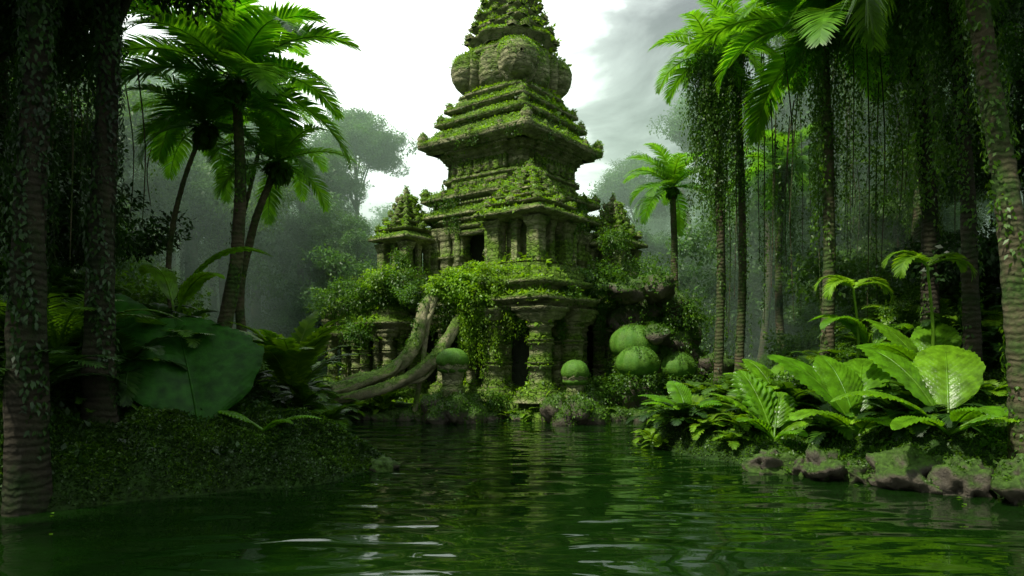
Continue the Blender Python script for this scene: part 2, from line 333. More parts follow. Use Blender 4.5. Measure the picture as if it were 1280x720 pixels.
def lobe(acc,c,r,th,az,tall=1.25):
    m_=14; n=40; V=[]; ang=np.linspace(0,2*np.pi,n,endpoint=False)
    pr=[(.02,-th),(.8,-th*.8),(1.04,-th*.35),(1.08,-.1*th),(1.06,.05*th),(.9,.08)]+[(math.cos(t)*.9,math.sin(t)*1.0*th+.06) for t in np.linspace(.05,1.5,m_)]
    for k,(s,d) in enumerate(pr):
        rg=1+(.05*np.cos(ang*2)+.045*np.cos(ang*10+k*.2))*(k>5)
        x=np.full(n,d); y=np.cos(ang)*s*r*rg; zz=np.sin(ang)*s*r*tall*rg*(1-.12*np.sin(ang))
        X=x*math.cos(az)-y*math.sin(az); Y=x*math.sin(az)+y*math.cos(az)
        V.append(np.stack([X+c[0],Y+c[1],zz+c[2]],-1))
    V=np.concatenate(V); i=np.arange(len(pr)-1)[:,None]*n; j=np.arange(n)[None]; j2=(j+1)%n
    acc.add(V+rng.uniform(-.012,.012,V.shape),np.stack([i+j,i+j2,i+n+j2,i+n+j],-1).reshape(-1,4))
for k in range(4):
    az=math.pi/4+k*math.pi/2
    lobe(A,(math.cos(az)*1.95,math.sin(az)*1.95,15.15),.85,.8,az,1.2)
obj('carved_lobes',A.mesh('carved_lobes',M_stone,True),temple)
def turret(A,cx,cy,s,z0,zb,zr,zt,col=True):
    loft(A,RED,[(s*1.35,z0),(s*1.35,z0+.18),(s*1.2,z0+.2),(s*1.2,z0+.45),(s*1.05,z0+.5),(s*1.05,zb-.05),(s*1.15,zb),(0,zb+.01)],(cx,cy))
    loft(A,SQ,[(s*.5,zb),(s*.5,zr)],(cx,cy))
    for dx in(-.72,0,.72):
        for dy in(-.72,0,.72):
            if dx==0 and dy==0: continue
            w=s*.2 if dx and dy else s*.1
            loft(A,SQ,[(w*1.3,zb),(w*1.3,zb+.15),(w,zb+.2),(w,zr-.35),(w*1.3,zr-.2),(w*1.5,zr)],(cx+dx*s,cy+dy*s))
    loft(A,RED,[(0,zr-.02),(s*.95,zr),(s*1.0,zr+.1)],(cx,cy))
    loft(A,EAVE,[(s*.95,zr+.08),(s*1.22,zr+.14),(s*1.22,zr+.28),(s*1.1,zr+.32),(s*.9,zr+.5)],(cx,cy))
    H=zt-zr-.35; z=zr+.4; q=s*.92; n=5
    for i in range(n):
        h=H/n*(1.1-.04*i)*.86
        loft(A,RED,[(q*.92,z),(q*.88,z+h*.4)],(cx,cy))
        loft(A,EAVE,[(q*.9,z+h*.38),(q*1.1,z+h*.5),(q*1.12,z+h*.7),(q*.85,z+h*.85),(q*.75,z+h)],(cx,cy))
        for sx in(-1,1):
            for sy in(-1,1): ogive(A,(cx+sx*q*.95,cy+sy*q*.95,z+h*.68),.09*s*(1-.1*i)+.02,.28)
        for dx,dy in((1,0),(-1,0),(0,1),(0,-1)): ogive(A,(cx+dx*q,cy+dy*q,z+h*.68),.12*s*(1-.1*i)+.02,.3)
        z+=h*.97; q*=.76
    loft(A,CIR,[(q,z),(q*1.3,z+.1),(q*.5,z+.25),(q*.7,z+.32),(.01,z+.6)],(cx,cy))
A=Acc(); turret(A,3.55,-3.55,1.3,5.2,5.75,7.4,9.5); obj('front_turret',A.mesh('front_turret',M_stone),temple)
A=Acc(); turret(A,-3.4,-3.4,1.0,5.0,5.8,7.2,9.5); obj('side_turret_a',A.mesh('side_turret_a',M_stone),temple)
A=Acc(); turret(A,3.4,3.4,1.0,5.0,5.8,7.2,9.5); obj('side_turret_b',A.mesh('side_turret_b',M_stone),temple)
A=Acc(); turret(A,-3.4,3.4,.9,5.0,5.8,7.1,9.1); obj('rear_turret',A.mesh('rear_turret',M_stone),temple)
A=Acc()
for cx,cy,s,zt in((-5.4,-4.2,1.15,3.9),(-4.2,-5.5,.9,2.9),(-2.2,-5.6,.8,3.3),(5.4,4.4,1.2,3.6),(5.9,1.0,1.0,3.0)):
    loft(A,RED,[(s*1.35,-1),(s*1.35,.5),(s*1.2,.55),(s*1.2,.9),(0,.91)],(cx,cy))
    loft(A,SQ,[(s*.6,.9),(s*.6,zt)],(cx,cy))
    for dx in(-1,1):
        for dy in(-1,1): column(A,cx+dx*s*.85,cy+dy*s*.85,.9,zt,.21)
        column(A,cx+dx*s*.85,cy,.9,zt,.13); column(A,cx,cy+dx*s*.85,.9,zt,.13)
    loft(A,RED,[(0,zt-.02)]+cornice(s*1.1,zt,.4,.25)+[(s*1.0,zt+.45),(s*.9,zt+.7),(s*.95,zt+.75),(s*.6,zt+.95),(s*.3,zt+1.3),(0,zt+1.32)],(cx,cy))
obj('annex',A.mesh('annex',M_stone),temple)

def ribdome(acc,c,r,hz,ribs=9):
    n=64; prof=[(.02,-.8),(.55,-.72),(.85,-.45),(.97,-.2),(1,0),(.97,.24),(.88,.48),(.74,.68),(.55,.84),(.32,.95),(.02,1)]
    ang=np.linspace(0,2*np.pi,n,endpoint=False); V=[]
    for i,(s,zz) in enumerate(prof):
        k=s*r*(1+.035*np.cos(ang*ribs+i*.35)+.02*np.sin(ang*3+i)); V.append(np.stack([c[0]+np.cos(ang)*k,c[1]+np.sin(ang)*k,np.full(n,c[2]+zz*hz)],-1))
    V=np.concatenate(V)+rng.uniform(-.008,.008,(n*len(prof),3)); i=np.arange(len(prof)-1)[:,None]*n; j=np.arange(n)[None]; j2=(j+1)%n
    acc.add(V,np.stack([i+j,i+j2,i+n+j2,i+n+j],-1).reshape(-1,4))
def rockblob(acc,c,r,seed=0,n=16,rough=.28):
    V=[]
    for i in range(n+1):
        th=math.pi*i/n
        for j in range(2*n):
            ph=math.pi*j/n; d=Vector((math.sin(th)*math.cos(ph),math.sin(th)*math.sin(ph),math.cos(th)))
            k=1+rough*noise.noise(d*1.7+Vector((seed*7.3,0,0)))*1.6+rough*.5*noise.noise(d*4+Vector((0,seed*3.1,0)))+rough*.25*noise.noise(d*9)
            k*=1-.12*max(0,d.z-.6)
            V.append((c[0]+d.x*k*r[0],c[1]+d.y*k*r[1],c[2]+d.z*k*r[2]))
    w=2*n; F=[(i*w+j,(i+1)*w+j,(i+1)*w+(j+1)%w,i*w+(j+1)%w) for i in range(n) for j in range(w)]
    acc.add(V,F)
def scatter(acc,V,F,n,size,minz=.35,maskscale=.6,thr=-.15,down=.2):
    a,b,c,d=V[F[:,0]],V[F[:,1]],V[F[:,2]],V[F[:,3]]
    N=np.cross(c-a,d-b); ar=np.linalg.norm(N,axis=1)/2; Nn=N/np.maximum(ar*2,1e-9)[:,None]
    w=ar*(Nn[:,2]>minz); w/=w.sum(); f=rng.choice(len(F),n,p=w)
    u,v=rng.random((2,n,1)); P=(a[f]*(1-u)+b[f]*u)*(1-v)+(d[f]*(1-u)+c[f]*u)*v
    mk=vnoise(P[:,0]+P[:,2]*.7,P[:,1]-P[:,2]*.5,maskscale*3,11)+.5*vnoise(P[:,0],P[:,1]+P[:,2],maskscale*9,12)
    k=mk>thr; P=P[k];Nk=Nn[f][k]; m_=len(P)
    D=Nk*.6+rdir(m_)*.9+np.array([0,0,.15-down]); L_=size*rng.uniform(.5,1.5,m_)*(1+.8*np.clip(mk[k],0,1))
    leaves(acc,P+Nk*.02+rdir(m_)*size*.3,D,Nk+rdir(m_)*.4,L_,L_*.55)
    return P
for (x,y,zt,r) in((-2.05,23.6,2.05,.5),(2.15,23.3,1.65,.42)):
    e=empty('capped_pedestal',(x,y,0))
    A=Acc(); loft(A,CIR,[(r*1.5,-.8),(r*1.45,.25),(r*1.0,.4),(r*.8,.55),(r*.72,.8),(r*.9,zt*.55),(r*.7,zt*.6),(r*.75,zt*.8),(r*1.05,zt*.9),(r*1.05,zt)],(0,0)); obj('shaft',A.mesh('shaft',M_stone),e)
    A=Acc(); ribdome(A,(0,0,zt+.05),r*1.12,.44); ribdome(A,(0,0,zt-.25),r*1.0,.22); obj('cap',A.mesh('cap',M_dome,True),e)
    A=Acc()
    for k in range(9):
        a_=k*.7; rockblob(A,(math.cos(a_)*.7,math.sin(a_)*.6,.15+.3*(k%2)),(.45,.45,.5),k+x,10)
    obj('base_stones',A.mesh('base_stones',M_rock,True),e)
    v,f_=A.arr(); A=Acc(); scatter(A,v,f_,5000,.07,.0,.8,-.3)
    blob(A,(0,0,zt*.45),(r*1.1,r*1.1,.35),500,.08,.5); obj('moss',A.mesh('moss',L_mid),e)
for (x,y,z,r) in((4.7,26.4,2.65,.95),(4.65,25.3,1.95,.8),(6.3,25.9,1.8,.68),(5.7,27.2,2.2,.7)):
    e=empty('moss_dome_boulder',(x,y,z)); A=Acc(); ribdome(A,(0,0,0),r,r*.85,11); obj('cap',A.mesh('cap',M_dome,True),e)
    v,f_=A.arr(); B_=Acc(); scatter(B_,v,f_,2200,.035,.1,1.5,.05); obj('cap_moss',B_.mesh('cap_moss',L_moss),e)
    A=Acc(); rockblob(A,(0,.1,-r*.9-.35),(r*.95,r*.95,r*1.2),x,12); obj('stem',A.mesh('stem',M_rock,True),e)
    v,f_=A.arr(); A=Acc(); scatter(A,v,f_,3600,.1,-.4,.8,-.4)
    for k in range(6): 
        a_=k*1.05; blob(A,(math.cos(a_)*r*.85,math.sin(a_)*r*.85,-r*.75),(.38,.38,.28),420,.1,.5,.4)
    obj('moss',A.mesh('moss',L_mid),e)
A=Acc()
R=random.Random(5)
for i in range(80):
    x=4.4+R.uniform(0,5.0); y=25.8+R.uniform(.2,7); zt=max(.3,6.2-abs(x-5.2)*1.35)*min(1,(y-25)/2.2)
    rockblob(A,(x,y,R.uniform(.0,1)*zt),(R.uniform(.5,1.0),R.uniform(.5,1.0),R.uniform(.4,.8)),i*1.7,9,.35)
for i in range(22):
    x=-8+R.uniform(0,3.2); y=24.8+R.uniform(0,5); rockblob(A,(x,y,R.uniform(.2,1.0)),(R.uniform(.4,.8),R.uniform(.4,.8),R.uniform(.3,.6)),i*2.7,9,.35)
rubV,rubF=A.arr(); obj('rubble_mound',A.mesh('rubble_mound',M_rock,True))
A=Acc()
for i in range(46):
    x=R.uniform(-5.5,4.8); y=24.35+R.uniform(-.3,.5); s_=R.uniform(.15,.4); rockblob(A,(x,y,.05),(s_*1.3,s_,s_*.8),i*1.3,8,.35)
shV,shF=A.arr(); obj('shore_stones',A.mesh('shore_stones',M_rock,True))

rtV=[];rtF=[];nn=0
for pts,rr in(([(-1.2,26.4,4.9),(-2.5,25.8,4.75),(-3.15,25.2,4.1),(-3.45,24.7,2.8),(-4.1,24.3,1.9),(-5.3,23.6,1.3),(-6.6,23.1,1.0),(-7.8,23,.6)],[.14,.22,.26,.25,.24,.22,.19,.14]),
              ([(-1.3,26.2,5.0),(-2.7,25.5,4.6),(-3.0,25.0,3.8),(-3.75,24.5,2.5),(-4.2,24.0,1.75),(-5.4,23.4,1.25),(-6.5,22.7,.9)],[.08,.1,.12,.12,.12,.1,.06]),
              ([(-2.0,25.4,3.6),(-2.35,24.9,2.9),(-2.8,24.5,2.15),(-3.9,23.9,1.35),(-5.2,23.3,.95),(-6.6,22.8,.7)],[.16,.22,.23,.21,.18,.14]),
              ([(-2.6,25.7,4.8),(-2.9,25.1,4.2),(-3.15,24.9,2.9),(-3.3,24.7,1.5),(-3.5,24.4,.2)],[.1,.1,.1,.09,.09]),
              ([(-2.1,25.2,3.3),(-2.5,24.7,2.5),(-3.1,24.3,1.5),(-4.3,23.8,1.25),(-5.6,23.6,.9)],[.08,.09,.09,.08,.06]),
              ([(-3.5,24.7,2.6),(-4.4,24.6,1.7),(-5.6,24.6,1.5),(-6.8,25,1.0)],[.13,.13,.12,.08])):
    A=Acc(); tube(A,pts,rr,14,rings=70,rough=.1); obj('tree_root',A.mesh('root',M_root,True)); v,f_=A.arr(); rtV.append(v); rtF.append(f_+nn); nn+=len(v)

tv=[];tf=[];n0=0
cr,sr=math.cos(TR),math.sin(TR)
for o_ in temple.children:
    me=o_.data; v=np.empty(len(me.vertices)*3,np.float32); me.vertices.foreach_get('co',v); v=v.reshape(-1,3).astype(float)
    f=np.empty(len(me.loops),np.int32); me.loops.foreach_get('vertex_index',f); f=f.reshape(-1,4)
    w=np.stack([v[:,0]*cr-v[:,1]*sr+TC.x,v[:,0]*sr+v[:,1]*cr+TC.y,v[:,2]],-1); tv.append(w); tf.append(f+n0); n0+=len(w)
TV=np.concatenate(tv);TF=np.concatenate(tf)
HI=TF[TV[TF[:,0],2]>7.8]
A=Acc()
scatter(A,TV,TF,100000,.08,.35,.7,-.12)
scatter(A,TV,TF,34000,.15,.5,.5,.15)
scatter(A,TV,HI,34000,.08,.25,.7,-.35,.3)
obj('ledge_moss',A.mesh('ledge_moss',L_bright))
A=Acc()
scatter(A,TV,TF,60000,.07,-.3,.6,.2,.5)
scatter(A,TV,HI,30000,.06,-.2,.9,.1,.5)
scatter(A,np.concatenate(rtV),np.concatenate(rtF),2000,.06,.3,.8,.1)
obj('wall_moss',A.mesh('wall_moss',L_mid))
def strands(acc,P0,lens,size,per=14,sway=.12):
    for p0,l in zip(P0,lens):
        k=max(4,int(l*per)); t=rng.random(k); ph=rng.uniform(0,6.28,2)
        P=np.array(p0)+np.stack([sway*np.sin(t*3+ph[0])*t+rng.normal(0,.05,k),sway*np.sin(t*2.5+ph[1])*t+rng.normal(0,.05,k),-t*l],-1)
        D=rdir(k)*.7+np.array([0,0,-.9]); L_=size*rng.uniform(.6,1.3,k); leaves(acc,P,D,rdir(k)+np.array([0,-.3,.5]),L_,L_*.5)
def TW(x,y,z): return np.array([x*cr-y*sr+TC.x,x*sr+y*cr+TC.y,z])
A=Acc()
for k in range(1500):
    side=rng.integers(0,2); lev,zz,ll=[(5.15,4.4,1.5),(4.5,5.1,.6),(3.05,8.4,.8),(3.0,9.2,.7),(3.1,11.7,.45),(2.55,12.7,.3),(2.2,13.4,.3)][rng.choice(7,p=[.36,.14,.16,.14,.1,.06,.04])]
    t=rng.uniform(-.95,.95)*lev
    if vnoise(np.array(t*1.5),np.array(zz+side*9.),1.6,21)<.0: continue
    p=TW(t,-lev*.99,zz) if side==0 else TW(lev*.99,t,zz)
    strands(A,[p],[ll*rng.uniform(.3,1.2)],.09,30,.05)
obj('hanging_vines',A.mesh('hanging_vines',L_mid))
A=Acc()
for c,r,n,s_ in (((-1.3,25.7,5.1),(1.5,.8,.55),8200,.11),((-2.4,25.5,4.8),(.8,.6,.55),3600,.11),((.2,25.1,4.9),(1.0,.7,.5),3800,.11),((-1.0,25.2,4.5),(1.1,.5,.8),4200,.11),((.3,26.2,6.2),(.5,.4,.35),700,.09),
   ((-.5,26.6,7.5),(.5,.4,.5),1600,.09),((1.0,26.0,7.6),(.5,.3,.35),900,.09),((.0,27.0,8.5),(.5,.4,.7),1800,.09),((.9,26.2,8.5),(.3,.3,.5),700,.08),((1.6,26.4,7.8),(.3,.3,.3),500,.08),((-5.2,27.6,5.3),(.9,.5,.5),2000,.1)):
    blob(A,c,r,n,s_,.5,.35,.5)
def pts_box(n,a,b): return rng.uniform(a,b,(n,3))
strands(A,pts_box(110,(-2.0,25,4.2),(-.5,25.5,4.7)),rng.uniform(1,2.9,110),.1,34,.1)
strands(A,pts_box(60,(-.4,24.6,4.3),(1.0,25.1,4.7)),rng.uniform(.5,1.7,60),.1,30,.1)
obj('climbing_foliage',A.mesh('climbing_foliage',L_bright))
A=Acc()
for c,r,n,s_ in (((2.3,26.8,5.0),(.8,.6,.5),2200,.1),((3.6,27.3,5.2),(1.2,.9,.8),3600,.11),((-4.5,27.6,5.2),(1.0,.7,.6),3000,.1),((-5.6,28.2,4.8),(1.2,.8,.8),3800,.11),((-7.2,29.0,4.6),(1.1,.8,.9),3000,.11),
   ((5.2,28.4,5.4),(1.4,1,1.1),4200,.11),((-3.6,26.3,4.6),(.8,.6,.5),2100,.1),((1.9,25.0,4.5),(.5,.4,.35),1300,.1),((6.9,28.0,3.9),(1.3,1,1),3200,.12),((-6.2,27.4,3.2),(.7,.6,.5),1500,.1),((.9,24.3,.8),(.5,.3,.4),900,.09),((-.8,24.5,.7),(.9,.3,.35),1200,.09),((3.0,25.2,1.0),(.9,.5,.6),1800,.1),((-4.7,25.2,1.0),(.9,.5,.4),1600,.09),((4.2,27.8,7.0),(.7,.6,.5),1500,.1),((-4.6,28.0,6.2),(.4,.4,.4),700,.09)):
    blob(A,c,r,n,s_,.5,.4,.5)
obj('climbing_foliage',A.mesh('climbing_foliage',L_mid))
A=Acc(); scatter(A,rubV,rubF,52000,.1,.0,.5,-.15)
scatter(A,shV,shF,12000,.07,.0,.5,-.3); strands(A,pts_box(70,(4.4,25.8,2.2),(9,27.5,5)),rng.uniform(.6,1.8,70),.1,26,.15)
obj('rubble_foliage',A.mesh('rubble_foliage',L_mid))

# ------------------------------------------------------------ bank moss
def ground_scatter(name,xr,yr,n,size,mat,sdr=(.02,50),thr=-9,up=.5,ms=1.6):
    X=rng.uniform(*xr,n);Y=rng.uniform(*yr,n); sd=sdist(X,Y); k=(sd>sdr[0])&(sd<sdr[1]); X=X[k];Y=Y[k]
    mk=vnoise(X,Y,ms,5)+.5*vnoise(X,Y,ms*3,6)+.15*rng.normal(size=len(X)); k=mk>thr; X=X[k];Y=Y[k]; Z=height(X,Y); k=Z>.02; X=X[k];Y=Y[k];Z=Z[k]; m_=len(X)
    A=Acc(); D=rdir(m_)+np.array([0,0,up]); L_=size*rng.uniform(.5,1.5,m_); leaves(A,np.stack([X,Y,Z],-1),D,rdir(m_)*.6+np.array([0,0,1]),L_,L_*.55)
    obj(name,A.mesh(name,mat))
ground_scatter('bank_moss',(-11,-2.2),(8,16.5),200000,.055,L_moss_shade,(-.4,50))
ground_scatter('bank_moss',(-11,-2.2),(8,16.5),150000,.06,L_moss,(-.4,50),.0,.8,2.6)
ground_scatter('bank_moss',(3,13),(9,20),130000,.06,L_moss,(-.4,50))
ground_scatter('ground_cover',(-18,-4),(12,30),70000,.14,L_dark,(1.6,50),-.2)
ground_scatter('ground_cover',(-8.5,-3),(9.5,15),9000,.12,L_dark,(.3,3),.25,.9,3)
ground_scatter('ground_cover',(3,20),(12,34),80000,.12,L_mid,(.3,50),-.2)
ground_scatter('shore_grass',(-7.5,8),(24.2,27),30000,.12,L_bright,(.0,3),-.1,.9)
print('base',time.time()-T0)

# ------------------------------------------------------------ protos
def clump(name,mat,n=1000,size=.16,flat=.75):
    A=Acc()
    for k in range(6):
        c=rng.normal(0,.42,3)*np.array([1,1,.6]); blob(A,c,(.62,.62,.45*flat),n//6,size,.35,.3,.5)
    return A.mesh(name,mat)
CL_mid=[clump('clump_mid',L_mid,1900,.11) for _ in range(2)]
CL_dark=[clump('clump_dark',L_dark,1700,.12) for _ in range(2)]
CL_far=[clump('clump_far',L_far,1700,.11) for _ in range(3)]
def frond(A,base,az,el,L,leafL,nl=40,droop=1.6,wid=.05,hang=.5,curl=0,rachis=.025,keel=.25):
    n=16; p=np.array(base,float); pts=[p.copy()]; T=[]
    e=el; a=az
    for i in range(n):
        t=np.array([math.cos(e)*math.cos(a),math.cos(e)*math.sin(a),math.sin(e)]); T.append(t); p=p+t*L/n; pts.append(p.copy()); e-=droop/n*(.4+1.2*i/n); a+=curl/n
    T.append(T[-1]); pts=np.array(pts);T=np.array(T)
    tube(A,pts[[0,4,8,12,16]],np.linspace(rachis,rachis*.25,5),5,rings=10)
    u=np.linspace(.10,.995,nl); x=u*n; i=np.minimum(x.astype(int),n-1); f=(x-i)[:,None]
    P=pts[i]*(1-f)+pts[i+1]*f; Tt=norm(T[i]*(1-f)+T[i+1]*f)
    S=norm(np.cross(Tt,np.array([0,0,1.]))); Nn=np.cross(S,Tt)
    ll=leafL*(np.sin(np.pi*(u*.86+.12))**.6)*rng.uniform(.85,1.1,nl)
    for sg in(-1,1):
        D=norm(S*sg*.85+Tt*(.45+.9*u[:,None]**3)+Nn*keel+rng.normal(0,.05,(nl,3)))
        W=norm(np.cross(D,Nn)); hh=np.array([0,0,-1.])
        b=P; mpt=P+D*ll[:,None]*.5+hh*ll[:,None]*.1*hang; tp=P+D*ll[:,None]*.92+hh*ll[:,None]*.5*hang
        w=wid*(.6+.4*np.sin(np.pi*u))[:,None]
        V=np.stack([b-W*w*.35,b+W*w*.35,mpt+W*w*.5,mpt-W*w*.5,tp+W*w*.06,tp-W*w*.06],1)
        k=np.arange(nl)[:,None]*6; Fq=np.concatenate([k+np.array([0,1,2,3]),k+np.array([3,2,4,5])])
        A.add(V,Fq)
def crown(name,mat,nf,L,leafL,seed,nl=42,wid=.055,lo=-.5,hi=1.35,droop=1.7,hang=.5):
    A=Acc(); r=random.Random(seed)
    for k in range(nf):
        az=k*2.39996+r.uniform(-.2,.2); el=lo+(hi-lo)*((k+.5)/nf)**.8
        frond(A,(0,0,0),az,el,L*r.uniform(.82,1.08),leafL*r.uniform(.9,1.1),nl,droop*r.uniform(.8,1.2),wid,hang,r.uniform(-.3,.3))
    return A.mesh(name,mat)
CR=[crown('palm_crown_a',L_palm,21,3.4,.85,1,70,.075,-.25,1.3,1.5,.35),crown('palm_crown_b',L_palm,18,2.7,.7,2,50,.06,-.4,1.35,1.6,.4),crown('palm_crown_c',L_palm,15,2.4,.6,3,44,.055,-.4,1.2,1.6,.4)]
CRd=[crown('palm_crown_d',L_mid,20,2.6,.7,4,44,.06,-.7)]
def palm(name,base,top,bend,r0,r1,cm,cs=1.,crot=0,vine=0,wrap=0,vl=6.0,mat=None):
    e=empty(name,base); b=Vector(base); t=Vector(top)-b
    m1=t*.35+Vector(bend); m2=t*.7+Vector(bend)*.8
    A=Acc(); Q=tube(A,[(0,0,-.3),m1,m2,t],[r0*1.25,r0,(r0+r1)/2,r1],12,rings=84,ringamp=.06,rough=.04); obj('trunk',A.mesh('trunk',mat or M_bark,True),e)
    obj('crown',cm,e,t,(0,0,crot),cs)
    A=Acc(); blob(A,t+Vector((0,0,-.15)),(.22,.22,.3),160,.25,1.2)
    if vine:
        n=vine; a=rng.uniform(0,6.28,n); rr=rng.uniform(.1,.9,n)**1.4*cs
        P0=np.array(t)+np.stack([np.cos(a)*rr,np.sin(a)*rr,rng.uniform(-.3,.2,n)],-1)
        strands(A,P0,rng.uniform(.25,1,n)**1.3*min(t.z*.8,vl),.1,30,.2)
    if wrap:
        k=int(wrap*t.z); i=rng.integers(0,len(Q),k); an=rng.uniform(0,6.28,k); mk=np.sin(i*.25+an*1.5)+np.sin(i*.11+2)
        kk=mk>-.3; i=i[kk]; an=an[kk]; k=len(i); w=r0*(1.05+.5*rng.random(k)**2)
        P=Q[i]+np.stack([np.cos(an)*w,np.sin(an)*w,rng.uniform(-.05,.05,k)],-1)
        leaves(A,P,rdir(k)*.6+np.array([0,0,-.8]),np.stack([np.cos(an),np.sin(an),an*0+.4],-1),.1*rng.uniform(.6,1.5,k),.055)
    obj('hanging_growth',A.mesh('hanging_growth',L_mid),e)
    return e
def gz(x,y): return float(height(np.array([float(x)]),np.array([float(y)]))[0])
palm('palm_tree',(-7.4,17,gz(-7.4,17)),(-6.9,17,9.2),(.35,0,0),.16,.1,CR[0],1.05,.4,0,60)
palm('palm_tree',(-8.6,17.6,gz(-8.6,17.6)),(-8.0,17.8,8.3),(-.5,0,.2),.07,.05,CR[1],.85,1.4)
palm('palm_tree',(-6.9,18.2,gz(-6.9,18.2)),(-6.3,18.4,7.5),(-.6,0,.0),.12,.08,CR[2],.9,2.2)
palm('palm_tree',(-8.1,18.5,gz(-8.1,18.5)),(-7.3,20.6,9.8),(-.1,0,-.2),.07,.05,CR[2],.9,3.2)
palm('palm_tree',(6.6,22,gz(6.6,22)),(6.4,22,11.9),(.2,0,0),.13,.09,CR[2],1.0,.3,140,90,6)
palm('palm_tree',(7.6,23,gz(7.6,23)),(7.5,23,12.8),(.2,0,0),.13,.09,CR[1],.8,1.3,60,60)
palm('palm_tree',(8.3,18,gz(8.3,18)),(8.2,18,11.0),(.1,0,0),.15,.11,CR[0],1.1,2.0,50,120)
palm('palm_tree',(8.0,34,gz(8,34)),(8.0,34,10.6),(.1,0,0),.2,.13,CR[1],1.1,.9)
palm('palm_tree',(10.8,27,gz(10.8,27)),(10.7,27,9.6),(-.2,0,0),.15,.1,CR[1],1.0,2.9,30,60)
palm('palm_tree',(12.0,33,gz(12,33)),(12.2,33,10.6),(.3,0,0),.15,.1,CR[1],1.0,.2)
palm('palm_tree',(10.4,17,gz(10.4,17)),(9.8,17,11.4),(.2,0,0),.18,.14,CR[0],1.05,.2,40,160,6,M_barkd)
palm('palm_tree',(8.75,11.6,gz(8.75,11.6)),(7.9,12.2,10.8),(.25,0,-.3),.2,.15,CRd[0],1.2,.8,10,220,2)
palm('palm_tree',(9.8,14.5,gz(9.8,14.5)),(9.3,14.6,11.5),(.1,0,0),.15,.12,CRd[0],1.1,.3,45,240,6,M_barkd)

def tree(name,base,h,cr_,n,protos,r=.3,lean=(0,0),flat=.6,cs=1.0,vines=0,vlen=4,matv=None,bark=None):
    e=empty(name,base); R=random.Random(int(abs(base[0]*131+base[1]*17))%9999)
    A=Acc(); top=Vector((lean[0],lean[1],h))
    tube(A,[(0,0,-.5),Vector((lean[0]*.2,lean[1]*.2,h*.35)),Vector((lean[0]*.55,lean[1]*.5,h*.7)),top],[r*1.5,r,r*.8,r*.45],14,rings=36,rough=.08)
    tips=[]
    for k in range(7):
        a=k*2.4+R.random(); s=Vector((lean[0]*.6,lean[1]*.6,h*R.uniform(.7,.87))); q=Vector((math.cos(a)*cr_*.7,math.sin(a)*cr_*.7,h*R.uniform(.92,1.08)))+Vector((lean[0],lean[1],0))
        tube(A,[s,(s+q)/2+Vector((0,0,.1*h*R.random())),q],[r*.4,r*.25,r*.1],7,rings=8,rough=.05); tips.append(q)
    obj('trunk',A.mesh('trunk',bark or M_bark,True),e)
    for k in range(n):
        if k<7: c=tips[k]
        else:
            a=R.uniform(0,6.28); rr=cr_*math.sqrt(R.random()); c=Vector((math.cos(a)*rr+lean[0],math.sin(a)*rr+lean[1],h+R.uniform(-.5,1)*cr_*flat*(1.2-rr/cr_)))
        obj('foliage',R.choice(protos),e,c,(R.uniform(-.4,.4),R.uniform(-.4,.4),R.uniform(0,6.28)),cs*R.uniform(.7,1.25))
    if vines:
        A=Acc(); a=rng.uniform(0,6.28,vines); rr=cr_*np.sqrt(rng.random(vines))*.8; P0=np.stack([np.cos(a)*rr+lean[0],np.sin(a)*rr+lean[1],np.full(vines,h*.98)],-1)
        strands(A,P0,rng.uniform(.3,1,vines)*vlen,.09,30,.25)
        k=int(h*420); t=rng.random(k); an=rng.uniform(0,6.28,k); w=r*(1.2+.35*np.sin(t*14+an*2)); P=np.stack([np.cos(an)*w+lean[0]*t*t,np.sin(an)*w+lean[1]*t*t,t*h],-1)
        D=rdir(k)*.6+np.array([0,0,-.9]); leaves(A,P,D,np.stack([np.cos(an),np.sin(an),an*0+.4],-1),.1*rng.uniform(.6,1.5,k),.055)
        obj('hanging_vines',A.mesh('hanging_vines',matv or L_dark),e)
    return e
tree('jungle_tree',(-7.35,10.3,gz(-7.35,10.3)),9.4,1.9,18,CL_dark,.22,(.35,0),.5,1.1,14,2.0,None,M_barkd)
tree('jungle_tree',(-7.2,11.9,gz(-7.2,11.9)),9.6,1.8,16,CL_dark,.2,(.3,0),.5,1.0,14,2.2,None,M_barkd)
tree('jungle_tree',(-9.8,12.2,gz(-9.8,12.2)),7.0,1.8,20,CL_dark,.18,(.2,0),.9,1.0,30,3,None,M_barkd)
tree('jungle_tree',(-9.4,7.6,gz(-9.4,7.6)),10.6,2.6,20,CL_dark,.3,(.4,0),.5,1.4,0,3,None,M_barkd)  # tree out of view, added so its crown shades the left bank
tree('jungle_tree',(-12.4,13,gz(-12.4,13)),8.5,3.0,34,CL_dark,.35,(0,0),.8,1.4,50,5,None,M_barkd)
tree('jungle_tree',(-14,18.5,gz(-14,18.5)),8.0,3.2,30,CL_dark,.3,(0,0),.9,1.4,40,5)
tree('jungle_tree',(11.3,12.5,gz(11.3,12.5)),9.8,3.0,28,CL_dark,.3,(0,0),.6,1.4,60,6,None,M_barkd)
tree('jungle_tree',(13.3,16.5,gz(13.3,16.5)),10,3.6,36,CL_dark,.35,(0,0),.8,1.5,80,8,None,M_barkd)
tree('jungle_tree',(13.3,22,gz(13.3,22)),12,3.4,34,CL_mid,.35,(0,0),.8,1.5,90,9,L_mid)
tree('jungle_tree',(15.5,27,gz(15.5,27)),13,4.0,36,CL_mid,.35,(0,0),.8,1.6,60,9,L_mid)
tree('jungle_tree',(-19,29,gz(-19,29)),9,3.6,34,CL_mid,.35,(0,0),1,1.5,40,5)
tree('jungle_tree',(-15,32,gz(-15,32)),6.5,2.8,30,CL_mid,.3,(0,0),1,1.3,40,4)
tree('jungle_tree',(-11.2,50,gz(-11.2,50)-.5),15.2,3.0,34,CL_far,.18,(-.3,0),.9,1.2)
